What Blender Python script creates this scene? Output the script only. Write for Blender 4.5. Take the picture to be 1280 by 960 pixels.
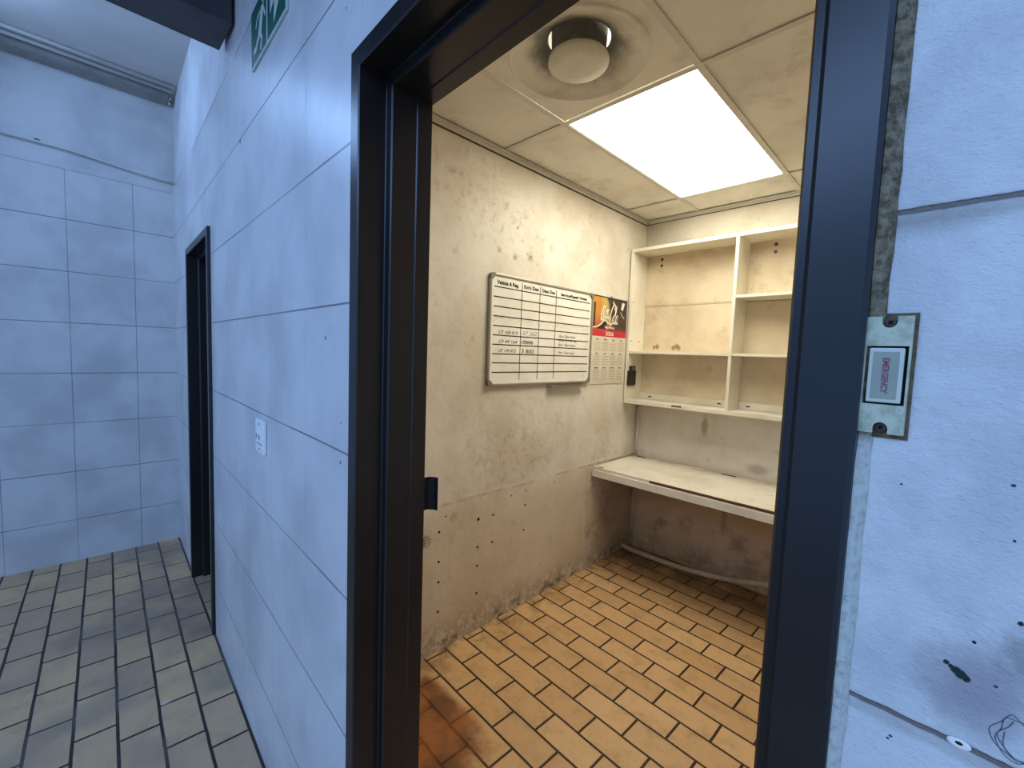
import bpy, bmesh, math, random
from mathutils import Vector, Matrix
random.seed(4)
C = bpy.context.scene.collection
for o in list(bpy.data.objects): bpy.data.objects.remove(o)
PI = math.pi

# ------------------------------------------------------------ camera, world, lights, exposure
def cam_matrix(yaw, pitch, roll, loc):
    f = Vector((-math.sin(yaw)*math.cos(pitch), math.cos(yaw)*math.cos(pitch), math.sin(pitch)))
    r0 = f.cross(Vector((0, 0, 1))).normalized(); u0 = r0.cross(f)
    r = r0*math.cos(roll) + u0*math.sin(roll); u = -r0*math.sin(roll) + u0*math.cos(roll)
    m = Matrix((r, u, -f)).transposed().to_4x4(); m.translation = loc
    return m
cd = bpy.data.cameras.new('camera'); cam = bpy.data.objects.new('camera', cd); C.objects.link(cam)
cam.matrix_world = cam_matrix(0.782002, -0.0717823, 0.0354806, Vector((0, 0, 1.5)))
cd.sensor_width = 36; cd.lens = 539.517/1280*36; cd.clip_start = 0.02; cd.clip_end = 100
bpy.context.scene.camera = cam
vs = bpy.context.scene.view_settings
vs.view_transform = 'Standard'; vs.look = 'None'; vs.gamma = 1; vs.use_curve_mapping = False; vs.exposure = 0

w = bpy.data.worlds.new('world'); bpy.context.scene.world = w; w.use_nodes = True
w.node_tree.nodes['Background'].inputs[0].default_value = (0.30, 0.53, 1.06, 1)
w.node_tree.nodes['Background'].inputs[1].default_value = 1.1

def area(name, loc, target, sx, sy, power, col, spread=180):
    l = bpy.data.lights.new(name, 'AREA'); l.shape = 'RECTANGLE'; l.size = sx; l.size_y = sy
    l.energy = power; l.color = col; l.spread = math.radians(spread)
    o = bpy.data.objects.new(name, l); C.objects.link(o); o.location = loc
    o.rotation_euler = (Vector(target)-Vector(loc)).to_track_quat('-Z', 'Y').to_euler()
    return o
BL = (0.33, 0.56, 1.05)
area('yard_daylight', (-0.4, -2.3, 2.95), (-1.2, 0.4, 1.2), 3.4, .5, 46, BL)
area('passage_end_daylight', (-3.15, -0.55, 3.1), (-3.0, 0.45, 2.75), 0.5, 0.4, 13, BL)
area('passage_side_daylight', (1.3, -0.5, 2.9), (0.0, 0.38, 1.9), 0.6, 0.6, 4.5, BL)

# ------------------------------------------------------------ materials
def lin(c):
    return tuple(((v/255)/12.92 if v/255 <= .04045 else ((v/255+.055)/1.055)**2.4) for v in c) + (1,)
class NT:
    def __init__(s, name, rough=.6, spec=.4, metal=0):
        s.m = bpy.data.materials.new(name); s.m.use_nodes = True; s.t = s.m.node_tree
        s.b = s.t.nodes['Principled BSDF']; s.b.inputs['Roughness'].default_value = rough
        s.b.inputs['Specular IOR Level'].default_value = spec; s.b.inputs['Metallic'].default_value = metal
        s.co = s.n('ShaderNodeTexCoord').outputs['Object']
    def n(s, k): return s.t.nodes.new(k)
    def l(s, a, b): s.t.links.new(a, b)
    def put(s, sock, v):
        if hasattr(v, 'is_output') or isinstance(v, bpy.types.NodeSocket): s.l(v, sock)
        else: sock.default_value = v
    def math(s, op, a, b=0, c=0, clamp=False):
        n = s.n('ShaderNodeMath'); n.operation = op; n.use_clamp = clamp
        for i, v in enumerate((a, b, c)): s.put(n.inputs[i], v)
        return n.outputs[0]
    def xyz(s, v=None):
        n = s.n('ShaderNodeSeparateXYZ'); s.l(v or s.co, n.inputs[0]); return n.outputs
    def comb(s, x, y, z=0):
        n = s.n('ShaderNodeCombineXYZ')
        for i, v in enumerate((x, y, z)): s.put(n.inputs[i], v)
        return n.outputs[0]
    def noise(s, scale, detail=3, rough=.55, vec=None, stretch=None):
        n = s.n('ShaderNodeTexNoise'); n.inputs['Scale'].default_value = scale
        n.inputs['Detail'].default_value = detail; n.inputs['Roughness'].default_value = rough
        v = vec or s.co
        if stretch:
            m = s.n('ShaderNodeMapping'); m.inputs['Scale'].default_value = stretch; s.l(v, m.inputs[0]); v = m.outputs[0]
        s.l(v, n.inputs['Vector']); return n.outputs[0]
    def ramp(s, v, a, b, lo=0., hi=1.):
        n = s.n('ShaderNodeMapRange'); n.interpolation_type = 'SMOOTHSTEP'
        for i, x in enumerate((v, a, b, lo, hi)): s.put(n.inputs[i], x)
        return n.outputs[0]
    def mix(s, f, a, b):
        n = s.n('ShaderNodeMix'); n.data_type = 'RGBA'
        s.put(n.inputs[0], f); s.put(n.inputs[6], a); s.put(n.inputs[7], b); return n.outputs[2]
    def line(s, c, period, off, hw, wob=None):
        if wob is not None: c = s.math('ADD', c, wob)
        f = s.math('FRACT', s.math('ADD', s.math('DIVIDE', s.math('SUBTRACT', c, off), period), 200.5))
        d = s.math('MULTIPLY', s.math('ABSOLUTE', s.math('SUBTRACT', f, .5)), period)
        return s.ramp(d, hw*.6, hw*1.4, 1, 0)
    def spot(s, c, r, edge=.5, dist=0., nscale=20, scl=(1, 1, 1)):
        v = s.n('ShaderNodeVectorMath'); v.operation = 'SUBTRACT'; s.l(s.co, v.inputs[0]); v.inputs[1].default_value = c
        v2 = s.n('ShaderNodeVectorMath'); v2.operation = 'MULTIPLY'; s.l(v.outputs[0], v2.inputs[0]); v2.inputs[1].default_value = scl
        L = s.n('ShaderNodeVectorMath'); L.operation = 'LENGTH'; s.l(v2.outputs[0], L.inputs[0])
        d = L.outputs['Value']
        if dist: d = s.math('ADD', d, s.math('MULTIPLY', s.math('SUBTRACT', s.noise(nscale, 4, .7), .5), dist))
        return s.ramp(d, r*(1-edge), r, 1, 0)
    def mul(s, *a):
        r = a[0]
        for x in a[1:]: r = s.math('MULTIPLY', r, x)
        return r
    def bump(s, h, strength=.3, dist=.01, prev=None):
        n = s.n('ShaderNodeBump'); n.inputs['Strength'].default_value = strength; n.inputs['Distance'].default_value = dist
        s.l(h, n.inputs['Height'])
        if prev is not None: s.l(prev, n.inputs['Normal'])
        s.l(n.outputs[0], s.b.inputs['Normal']); return n.outputs[0]
    def col(s, v): s.put(s.b.inputs['Base Color'], v); return s.m
def paint(name, c, rough=.5, var=.08, scale=8, spec=.4, metal=0, bump=0):
    s = NT(name, rough, spec, metal); c = lin(c)
    d = tuple(x*(1-var*2) for x in c[:3])+(1,)
    s.col(s.mix(s.ramp(s.noise(scale, 4), .35, .7), c, d))
    if bump: s.bump(s.noise(scale*12, 3), bump, .002)
    return s.m

# white tiled passage wall (wall frame: x along the wall, z up); painted tiles with thin grooves
def tile_wall(name, axis, xo, px, rough_paint=False, top=2.585, vfaint=.32, wid=.0022):
    s = NT(name, .36 if not rough_paint else .6, .45)
    x, y, z = s.xyz(); a = x if axis == 'x' else y
    base = lin((214, 212, 209)); d = lin((192, 190, 188))
    c = s.mix(s.ramp(s.noise(3, 4), .35, .7), base, d)
    wob = s.math('MULTIPLY', s.math('SUBTRACT', s.noise(2.2, 2), .5), .006)
    h = s.line(z, .3285, 1.594, wid, wob)
    fade = s.ramp(s.noise(1.7, 2), .3, .6, .45, 1)
    fadev = s.ramp(s.noise(1.3, 2), .35, .6, .5, 1)
    v = s.line(a, px, xo, wid*.8)
    tiled = s.ramp(z, top-.002, top+.002, 1, 0)
    g = s.math('MAXIMUM', s.mul(h, fade), s.mul(v, fadev, vfaint))
    g = s.mul(g, tiled)
    return s, c, g
def m_front():
    s, c, g = tile_wall('painted_white_tiles', 'x', -1.178, .325)
    c = s.mix(s.math('MULTIPLY', g, .8), c, lin((58, 58, 62)))
    # scuffs and nicks
    for p in [(-1.04, .415, 1.52, .006), (-.945, .41, 1.33, .004), (-.945, .41, 1.24, .005), (-1.9, .44, 2.245, .012), (-2.2, .45, 2.24, .006), (-.93, .41, 2.2, .003)]:
        c = s.mix(s.spot((p[0], 0, p[2]), p[3], .5, .006, 60, (1, 0, 1)), c, lin((70, 70, 75)))
    s.col(c)
    z = s.xyz()[2]
    b = s.bump(s.noise(9, 3), .12, .01)
    s.bump(s.math('SUBTRACT', 1, g), .5, .002, b)
    s.put(s.b.inputs['Roughness'], s.ramp(z, 2.58, 2.6, .33, .85))
    return s.m
def m_end():
    s, c, g = tile_wall('painted_end_tiles', 'y', -.033, .326, top=2.565, vfaint=.8, wid=.0025)
    c = s.mix(s.math('MULTIPLY', g, .72), c, lin((64, 64, 66)))
    c = s.mix(s.mul(s.line(s.xyz()[2], 40, 2.565, .003), .5), c, lin((70, 70, 72)))
    s.col(c)
    b = s.bump(s.noise(60, 3), .1, .003)
    s.bump(s.math('SUBTRACT', 1, g), .5, .002, b)
    z = s.xyz()[2]
    s.put(s.b.inputs['Roughness'], s.ramp(z, 2.55, 2.57, .45, .85))
    return s.m
def m_pier():
    s = NT('rough_painted_pier', .55, .4)
    x, y, z = s.xyz()
    c = s.mix(s.ramp(s.noise(14, 5, .6), .35, .7), lin((222, 220, 214)), lin((200, 199, 196)))
    wob = s.math('MULTIPLY', s.math('SUBTRACT', s.noise(60, 3), .5), .0022)
    g = s.line(z, .332, 1.6, .0016, wob)
    c = s.mix(s.mul(s.line(z, .332, 1.5965, .006, wob), .35), c, lin((150, 140, 130)))
    c = s.mix(s.math('MULTIPLY', g, .85), c, lin((98, 88, 80)))
    c = s.mix(s.mul(s.spot((.028, 0, 1.305), .040, .8, .03, 50, (1, 0, 1)), .62), c, lin((132, 122, 128)))
    c = s.mix(s.mul(s.spot((.05, 0, 1.335), .022, .7, .02, 90, (1, 0, 1)), .55), c, lin((96, 88, 84)))
    c = s.mix(s.mul(s.spot((-.01, 0, 1.592), .05, .8, .02, 50, (1, 0, 4)), .35), c, lin((120, 115, 105)))
    for px, pz, r, cc in [(.0155, 1.3165, .0018, (24, 52, 44)), (.0178, 1.3150, .0016, (24, 52, 44)), (.0200, 1.3135, .0030, (22, 44, 38)), (.0222, 1.3120, .0034, (20, 44, 38)), (.0244, 1.3108, .0026, (20, 44, 38)),
                          (.026, 1.335, .0012, (20, 18, 22)), (.0365, 1.313, .0011, (60, 64, 78)), (-.0135, 1.423, .0009, (52, 50, 64)),
                          (.034, 1.434, .0012, (60, 56, 70)), (.037, 1.402, .0008, (50, 48, 60)), (-.006, 1.2515, .0012, (60, 84, 90)), (-.0075, 1.249, .001, (60, 84, 90)), (.043, 1.355, .0016, (40, 30, 34))]:
        c = s.mix(s.spot((px, 0, pz), r, .35, .0016, 500, (1, 0, 1)), c, lin(cc))
    s.col(c)
    b = s.bump(s.noise(420, 4, .65, stretch=(1, 1, 1.5)), .75, .0012)
    b = s.bump(s.noise(110, 5, .6, stretch=(1, 1, 1.5)), .5, .003, b)
    s.bump(s.math('SUBTRACT', 1, g), .8, .002, b)
    return s.m
def plaster(name, kind):
    s = NT(name, .85, .12)
    x, y, z = s.xyz()
    c = s.mix(s.ramp(s.noise(2.2, 5, .6), .35, .68), lin((228, 221, 205)), lin((208, 197, 176)))
    c = s.mix(s.mul(s.ramp(s.noise(11, 6, .7), .56, .74), .4), c, lin((150, 134, 110)))
    low = s.ramp(s.math('ADD', z, s.math('MULTIPLY', s.noise(3, 3), .12)), .70, .86, 1, 0)
    c = s.mix(s.mul(low, .42), c, lin((206, 184, 146)))
    # damp and salt along the foot of the wall
    foot = s.ramp(s.math('ADD', z, s.math('MULTIPLY', s.noise(5, 4), -.22)), -.06, .10, 1, 0)
    c = s.mix(s.mul(foot, .45), c, lin((150, 128, 98)))
    c = s.mix(s.mul(foot, s.ramp(s.noise(20, 6, .75), .48, .62), .8), c, lin((226, 214, 196)))
    c = s.mix(s.mul(s.ramp(z, .0, .12, 1, 0), s.ramp(s.noise(13, 6, .75), .50, .62), .75), c, lin((78, 68, 52)))
    if kind == 'left':
        c = s.mix(s.mul(s.line(s.math('ADD', z, s.math('MULTIPLY', s.noise(1.6, 3), .03)), 40, .755, .007), s.ramp(s.noise(6, 4), .4, .6), .5), c, lin((150, 128, 98)))
        c = s.mix(s.mul(s.line(s.math('ADD', z, s.math('MULTIPLY', s.noise(1.6, 3), .03)), 40, .775, .009), s.ramp(s.noise(5, 4), .35, .6), .6), c, lin((236, 222, 196)))
        # crumbled, mottled patches
        c = s.mix(s.mul(s.spot((0, 1.42, 2.27), .34, .6, .25, 5, (0, 1, 1.2)), s.ramp(s.noise(22, 6, .7), .45, .70), .5), c, lin((174, 156, 128)))
        c = s.mix(s.mul(s.spot((0, 1.75, 2.15), .3, .6, .2, 7, (0, 1, 1.4)), s.ramp(s.noise(22, 6, .7), .50, .70), .4), c, lin((150, 136, 112)))
        c = s.mix(s.mul(s.spot((0, 1.7, .93), .5, .7, .2, 5, (0, 1, 1.6)), s.ramp(s.noise(18, 6, .7), .5, .64), .35), c, lin((140, 116, 88)))
        c = s.mix(s.mul(s.spot((0, 2.62, .5), .4, .5, .2, 6, (0, 1.6, .6)), s.ramp(s.noise(14, 6, .7), .42, .68), .45), c, lin((148, 132, 104)))
        c = s.mix(s.mul(s.spot((0, 2.9, .35), .4, .6, .2, 6, (0, 1, .7)), .5), c, lin((120, 102, 76)))  # smooth brown patch, shade under the desk painted into the wall
        for yy, zz, r, cc, k in [(1.562, 2.036, .022, (128, 116, 94), .9), (1.68, 2.017, .024, (128, 116, 94), .8), (1.775, 2.053, .016, (140, 112, 84), .9),
                              (1.805, 2.03, .026, (120, 108, 88), .9), (1.9, 2.06, .012, (150, 134, 110), .8), (1.692, 2.172, .010, (60, 54, 44), .9), (1.70, 2.18, .008, (60, 54, 44), .9),
                              (1.31, .67, .034, (130, 122, 84), .9), (1.145, .585, .055, (104, 100, 72), .95), (2.5, .25, .05, (110, 92, 66), .6), (1.866, 2.006, .012, (150, 130, 104), .9)]:
            c = s.mix(s.mul(s.spot((0, yy, zz), r, .8, r*1.5, 55, (0, 1, 1)), s.ramp(s.noise(120, 4, .7), .35, .6), k), c, lin(cc))
    else:
        c = s.mix(s.mul(low, .55), c, lin((178, 146, 98)))  # lower wall tinted browner to offset the blue passage light under the desk
        c = s.mix(s.mul(s.spot((-1.63, 0, 2.50), .35, .8, .1, 6, (1, 0, 1)), .35), c, lin((140, 130, 108)))
        c = s.mix(s.mul(s.spot((-1.15, 0, 1.04), .05, .7, .05, 16, (1.6, 0, .5)), .6), c, lin((120, 106, 84)))
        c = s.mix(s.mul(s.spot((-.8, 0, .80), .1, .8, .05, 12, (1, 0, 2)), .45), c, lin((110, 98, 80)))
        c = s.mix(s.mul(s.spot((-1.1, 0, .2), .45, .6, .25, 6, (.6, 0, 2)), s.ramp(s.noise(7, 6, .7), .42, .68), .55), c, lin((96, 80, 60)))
        c = s.mix(s.mul(s.spot((-1.1, 0, .13), .2, .6, .12, 9, (.6, 0, 2)), s.ramp(s.noise(14, 5, .7), .48, .66), .5), c, lin((220, 208, 188)))
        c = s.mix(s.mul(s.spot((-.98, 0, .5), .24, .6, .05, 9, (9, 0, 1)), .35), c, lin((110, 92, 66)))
    s.col(c)
    b = s.bump(s.noise(7, 4), .35, .02); s.bump(s.noise(80, 4, .7), .22, .004, b)
    return s.m
def brick_floor(name, th, u0, v0, bw, rh, off, mort, cols, mcol, kind):
    s = NT(name, .5 if kind == 'room' else .6, .35)
    x, y, z = s.xyz(); ct, st = math.cos(th), math.sin(th)
    u = s.math('ADD', s.math('ADD', s.math('MULTIPLY', x, ct), s.math('MULTIPLY', y, st)), -u0+60*bw)
    v = s.math('ADD', s.math('SUBTRACT', s.math('MULTIPLY', y, ct), s.math('MULTIPLY', x, st)), -v0+61*rh)
    wv = s.math('MULTIPLY', s.math('SUBTRACT', s.noise(7, 3), .5), .005)
    br = s.n('ShaderNodeTexBrick'); br.offset = off; br.offset_frequency = 2
    s.l(s.comb(s.math('ADD', u, wv), s.math('ADD', v, wv)), br.inputs['Vector'])
    for k, q in (('Color1', cols[0]), ('Color2', cols[1]), ('Mortar', mcol)): br.inputs[k].default_value = lin(q)
    for k, q in (('Scale', 1), ('Mortar Size', mort), ('Mortar Smooth', .25), ('Bias', 0), ('Brick Width', bw), ('Row Height', rh)): br.inputs[k].default_value = q
    c = br.outputs['Color']
    nm = s.math('SUBTRACT', 1, br.outputs['Fac'])
    c = s.mix(s.mul(nm, s.ramp(s.noise(9, 7, .75), .45, .72), .55), c, lin(cols[2]))
    if kind == 'room':
        back_dark = s.ramp(y, 2.35, 2.95, 0, .7)  # floor gets darker towards the back wall
        c = s.mix(s.mul(back_dark, s.ramp(s.noise(6, 4), .3, .6, .5, 1)), c, lin((78, 62, 38)))
        c = s.mix(s.mul(s.ramp(x, -1.45, -1.68, 0, .6), s.ramp(s.noise(9, 5, .7), .4, .65)), c, lin((110, 84, 48)))
        st1 = s.spot((-1.40, .76, 0), .43, .30, .26, 7, (1, .9, 0))
        st1 = s.mul(st1, s.ramp(y, 1.09, 1.13, 1, 0))
        cc = s.mix(s.ramp(s.noise(9, 4, .6), .35, .65), lin((92, 46, 16)), lin((158, 92, 38)))
        c = s.mix(s.mul(st1, .86), c, cc)
    else:
        c = s.mix(s.mul(s.ramp(s.noise(1.6, 3), .45, .62), .5), c, lin((128, 116, 110)))
        c = s.mix(s.mul(s.spot((-2.18, .22, 0), .02, .6, .02, 60, (1, 1, 0)), .5), c, lin((214, 210, 200)))
    s.col(c)
    b = s.bump(nm, .9, .004); s.bump(s.noise(30, 5, .6), .2, .004, b)
    s.put(s.b.inputs['Roughness'], s.ramp(s.noise(6, 4), .3, .7, .38, .62))
    return s.m

TILE = m_front(); ENDM = m_end(); PIER = m_pier()
PL_L = plaster('stained_cream_plaster_left', 'left'); PL_B = plaster('stained_cream_plaster', 'back')
TH = math.atan(-.033)
FL_R = brick_floor('ochre_paving_tiles', -.035, -1.453+.0, 1.0913, .2445, .121, .5, .0055, ((220, 180, 128), (206, 164, 114), (160, 124, 82)), (60, 46, 30), 'room')
FL_C = brick_floor('grey_ochre_paving_tiles', TH, -2.07, 0.0, .25, .125, .42, .0056, ((222, 186, 136), (198, 164, 130), (176, 142, 112)), (62, 46, 42), 'passage')
FRAME = paint('charcoal_frame_paint', (31, 30, 30), .30, .10, 5, .45, bump=.04)
BEAM = paint('dark_grey_beam_paint', (84, 84, 88), .7, .15, 4)
CEILP = paint('passage_ceiling_paint', (208, 204, 198), .9, .05, 3)
STRIP = paint('shade_tinted_strip', (196, 178, 148), .6, .12, 14)  # brown tint put into the white strip against blue light under the desk
PVC = paint('white_pvc', (214, 212, 206), .4, .05, 10)
TRUNK = paint('grey_trunking', (150, 146, 140), .5, .1, 10)
def m_lam():
    s = NT('worn_white_laminate', .38, .45)
    c = s.mix(s.ramp(s.noise(3, 5, .6), .4, .7), lin((238, 232, 214)), lin((220, 212, 190)))
    c = s.mix(s.mul(s.ramp(s.noise(26, 6, .8), .63, .7), .35), c, lin((150, 136, 108)))
    s.col(c); return s.m
LAM = m_lam()
def m_desk():
    s = NT('scratched_desk_laminate', .42, .4)
    c = s.mix(s.ramp(s.noise(3, 5, .6), .4, .7), lin((236, 230, 212)), lin((214, 206, 184)))
    x, y, z = s.xyz()
    sc = s.mul(s.ramp(s.noise(20, 6, .8, stretch=(.6, 2.2, 1)), .60, .64), s.ramp(x, -1.3, -.9, .1, 1))
    c = s.mix(s.mul(sc, .75), c, lin((110, 96, 72)))
    c = s.mix(s.mul(s.ramp(y, 2.98, 3.08, 0, .5), s.ramp(s.noise(8, 4), .35, .6)), c, lin((120, 108, 86)))
    s.col(c); return s.m
DESK = m_desk()
CHIP = paint('bare_chipboard_edge', (112, 70, 36), .85, .25, 40)
def m_back():
    s = NT('aged_shelf_backing', .6, .3)
    x, y, z = s.xyz()
    c = s.mix(s.ramp(s.noise(2.5, 5), .35, .7), lin((232, 216, 186)), lin((206, 188, 156)))
    c = s.mix(s.mul(s.line(z, 40, 1.893, .005), .6), c, lin((196, 180, 150)))
    c = s.mix(s.mul(s.line(z, 40, 1.886, .003), .6), c, lin((130, 114, 88)))
    for px, pz, r in [(-1.535, 1.585, .022), (-1.56, 1.58, .016), (-1.385, 1.59, .024), (-1.41, 1.578, .02), (-1.37, 1.578, .02)]:
        c = s.mix(s.mul(s.spot((px, 0, pz), r, .7, r, 60, (1, 0, .8)), .8), c, lin((130, 92, 56)))
    c = s.mix(s.mul(s.ramp(s.noise(6, 5, .7), .55, .7), .3), c, lin((150, 134, 104)))
    s.col(c); return s.m
BACKP = m_back()
BLACKP = paint('black_plastic', (34, 31, 29), .35, .1, 20)
HOLE = paint('dark_hole', (26, 20, 14), .9, .1, 20)
ALU = paint('brushed_aluminium', (168, 164, 156), .35, .05, 20, metal=.7)
CAP = paint('grey_corner_plastic', (128, 122, 112), .5, .06, 20)
def m_board():
    s = NT('whiteboard_enamel', .22, .5)
    c = s.mix(s.ramp(s.noise(6, 5), .4, .7), lin((240, 236, 222)), lin((230, 225, 208)))
    z = s.xyz()[2]
    c = s.mix(s.mul(s.ramp(z, 1.69, 1.70, 1, 0), s.ramp(z, 1.665, 1.65, 1, 0), s.ramp(s.noise(30, 5, .7, stretch=(1, 1, 4)), .45, .6), .5), c, lin((196, 186, 168)))
    s.col(c); return s.m
BOARD = m_board()
INK = paint('black_print', (36, 30, 24), .6, .02)
PEN = paint('faded_marker_ink', (92, 82, 70), .7, .1)
PEN2 = paint('very_faded_marker_ink', (176, 160, 142), .7, .1)
PAPER = paint('calendar_paper', (226, 216, 196), .6, .03)
GREYP = paint('calendar_grey_print', (168, 158, 138), .7, .05)
DKP = paint('calendar_dark_print', (84, 76, 64), .7, .05)
def m_pic():
    s = NT('calendar_picture_print', .35, .4)
    y = s.xyz()[1]; z = s.xyz()[2]
    n = s.noise(9, 3)
    u = s.math('ADD', y, s.math('MULTIPLY', s.math('SUBTRACT', n, .5), .06))
    c = s.mix(s.ramp(u, 2.50, 2.58), lin((206, 140, 62)), lin((196, 176, 92)))
    c = s.mix(s.ramp(z, 1.80, 1.68), c, lin((176, 84, 66)))
    c = s.mix(s.ramp(s.math('ADD', u, s.math('MULTIPLY', z, .35)), 3.245, 3.29), c, lin((66, 48, 38)))
    c = s.mix(s.mul(s.ramp(u, 2.60, 2.64), s.ramp(z, 1.72, 1.69)), c, lin((96, 60, 42)))
    s.col(c); return s.m
PIC = m_pic()
RED = paint('calendar_red', (206, 44, 60), .5, .03); WHT = paint('white_print', (246, 240, 226), .5, .01)
GREEN = paint('sign_green', (8, 92, 72), .45, .06, 20); SIGNW = paint('sign_white', (196, 206, 196), .5, .04)
SWW = paint('switch_white', (240, 240, 238), .3, .02, spec=.5)
def m_oldsw():
    s = NT('yellowed_switch_plastic', .35, .5)
    c = s.mix(s.ramp(s.noise(90, 4), .4, .7), lin((198, 200, 170)), lin((158, 162, 132)))
    s.col(s.mix(s.mul(s.ramp(s.noise(240, 5, .7), .56, .68), .5), c, lin((126, 130, 100)))); return s.m
OLDSW = m_oldsw()
SWLAB = paint('switch_label_grey', (156, 160, 142), .35, .03, 60); ROCK = paint('switch_rocker_white', (206, 208, 188), .3, .03, 60)
GASK = paint('brown_gasket_grime', (112, 98, 74), .9, .25, 200)
PENC = paint('pencil_graphite', (92, 92, 104), .6, .2, 300)
MAG = paint('faded_red_lettering', (140, 76, 88), .6, .05)
def m_putty():
    s = NT('grimy_sealant', .85, .2)
    c = s.mix(s.ramp(s.noise(160, 5, .7), .35, .65), lin((140, 128, 104)), lin((88, 74, 56)))
    z = s.xyz()[2]
    low = s.ramp(z, 1.44, 1.47, 1, 0)
    s.col(s.mix(s.mul(low, .85), c, s.mix(s.ramp(s.noise(160, 5, .7), .45, .8), lin((206, 208, 196)), lin((160, 156, 142)))))
    s.bump(s.noise(300, 4, .7), .5, .002); return s.m
PUTTY = m_putty()
BRASS = paint('tarnished_screw', (84, 74, 60), .4, .2, 200, metal=.6)
STEEL = paint('worn_dark_steel', (42, 36, 32), .5, .25, 60, metal=.1)
def m_ctile():
    s = NT('ceiling_tile_board', .9, .2)
    c = s.mix(s.ramp(s.noise(3, 5), .35, .7), lin((236, 232, 222)), lin((222, 217, 206)))
    s.col(s.mix(s.mul(s.ramp(s.noise(6, 5, .7), .52, .72), .3), c, lin((160, 146, 118))))
    s.bump(s.noise(120, 3), .15, .002); return s.m
CTILE = m_ctile()
TBAR = paint('grid_bar_white', (216, 211, 200), .5, .05, 6)
GRIME = paint('dark_joint_grime', (92, 78, 58), .9, .2, 20)
def m_vent():
    s = NT('sooty_vent_enamel', .5, .4)
    x, y, z = s.xyz()
    r = s.math('SQRT', s.math('ADD', s.math('MULTIPLY', x, x), s.math('MULTIPLY', y, y)))
    r2 = s.math('ADD', r, s.math('MULTIPLY', s.math('SUBTRACT', s.noise(11, 4, .65), .5), .11))
    c = s.mix(s.ramp(r2, .12, .20, 1, 0), lin((226, 221, 208)), lin((112, 111, 106)))
    c = s.mix(s.mul(s.ramp(s.noise(7, 4), .45, .7), .4), c, lin((166, 156, 134)))
    s.col(c); return s.m
VENT = m_vent()
SOOT = paint('sooty_vent_neck', (120, 121, 118), .7, .2, 20)
DISC = paint('vent_disc_enamel', (222, 218, 202), .45, .06, 8)
def emis(name, c, k):
    s = NT(name); s.b.inputs['Base Color'].default_value = (.8, .8, .8, 1)
    v = s.mix(s.ramp(s.noise(2.2, 2), .3, .7), (c[0], c[1], c[2], 1), (c[0]*.86, c[1]*.83, c[2]*.74, 1))
    s.l(v, s.b.inputs['Emission Color']); s.b.inputs['Emission Strength'].default_value = k; return s.m
PANEL = emis('lit_light_panel', (1.0, .965, .875), 12)
WOODR = paint('brown_door_paint', (70, 66, 64), .5, .1)

# ------------------------------------------------------------ mesh helpers
def box(bm, x0, x1, y0, y1, z0, z1, bev=0):
    vs_ = [bm.verts.new((x, y, z)) for x in (x0, x1) for y in (y0, y1) for z in (z0, z1)]
    f = [(0, 1, 3, 2), (4, 6, 7, 5), (0, 4, 5, 1), (2, 3, 7, 6), (0, 2, 6, 4), (1, 5, 7, 3)]
    fs = [bm.faces.new([vs_[i] for i in q]) for q in f]
    if bev:
        es = list({e for q in fs for e in q.edges})
        bmesh.ops.bevel(bm, geom=es, offset=bev, segments=2, profile=.6, affect='EDGES')
def new(name, bm, mat, parent=None, kind=None, smooth=False, loc=None):
    bmesh.ops.recalc_face_normals(bm, faces=bm.faces)
    me = bpy.data.meshes.new(name); bm.to_mesh(me); bm.free()
    for p in me.polygons: p.use_smooth = smooth
    me.materials.append(mat)
    o = bpy.data.objects.new(name, me); C.objects.link(o)
    if parent: o.parent = parent
    if kind: o['kind'] = kind
    if loc: o.location = loc
    return o
def boxes(name, bl, mat, parent=None, kind=None, bev=0):
    bm = bmesh.new()
    for b in bl: box(bm, *b, bev=bev)
    return new(name, bm, mat, parent, kind)
def empty(name, loc=(0, 0, 0), rz=0, **k):
    o = bpy.data.objects.new(name, None); C.objects.link(o); o.location = loc; o.rotation_euler = (0, 0, rz)
    o.empty_display_size = .1
    for a, b in k.items(): o[a] = b
    return o
def tag(o, label, cat, group=None):
    o['label'] = label; o['category'] = cat
    if group: o['group'] = group
    return o
def tube(bm, pts, r, seg=10, close=True):
    rings = []
    for i, p in enumerate(pts):
        p = Vector(p); a = Vector(pts[max(0, i-1)]); b = Vector(pts[min(len(pts)-1, i+1)])
        d = (b-a).normalized(); up = Vector((0, 0, 1)) if abs(d.z) < .9 else Vector((0, 1, 0))
        s = d.cross(up).normalized(); t = s.cross(d)
        rings.append([bm.verts.new(p + s*r*math.cos(q*2*PI/seg) + t*r*math.sin(q*2*PI/seg)) for q in range(seg)])
    for A, B in zip(rings, rings[1:]):
        for q in range(seg): bm.faces.new((A[q], A[(q+1) % seg], B[(q+1) % seg], B[q]))
    if close: bm.faces.new(rings[0]); bm.faces.new(rings[-1])
def lathe(bm, prof, seg=64, cap=False):
    rings = [[bm.verts.new((r*math.cos(q*2*PI/seg), r*math.sin(q*2*PI/seg), z)) for q in range(seg)] for r, z in prof]
    for A, B in zip(rings, rings[1:]):
        for q in range(seg): bm.faces.new((A[q], A[(q+1) % seg], B[(q+1) % seg], B[q]))
    if cap: bm.faces.new(rings[-1])
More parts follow.
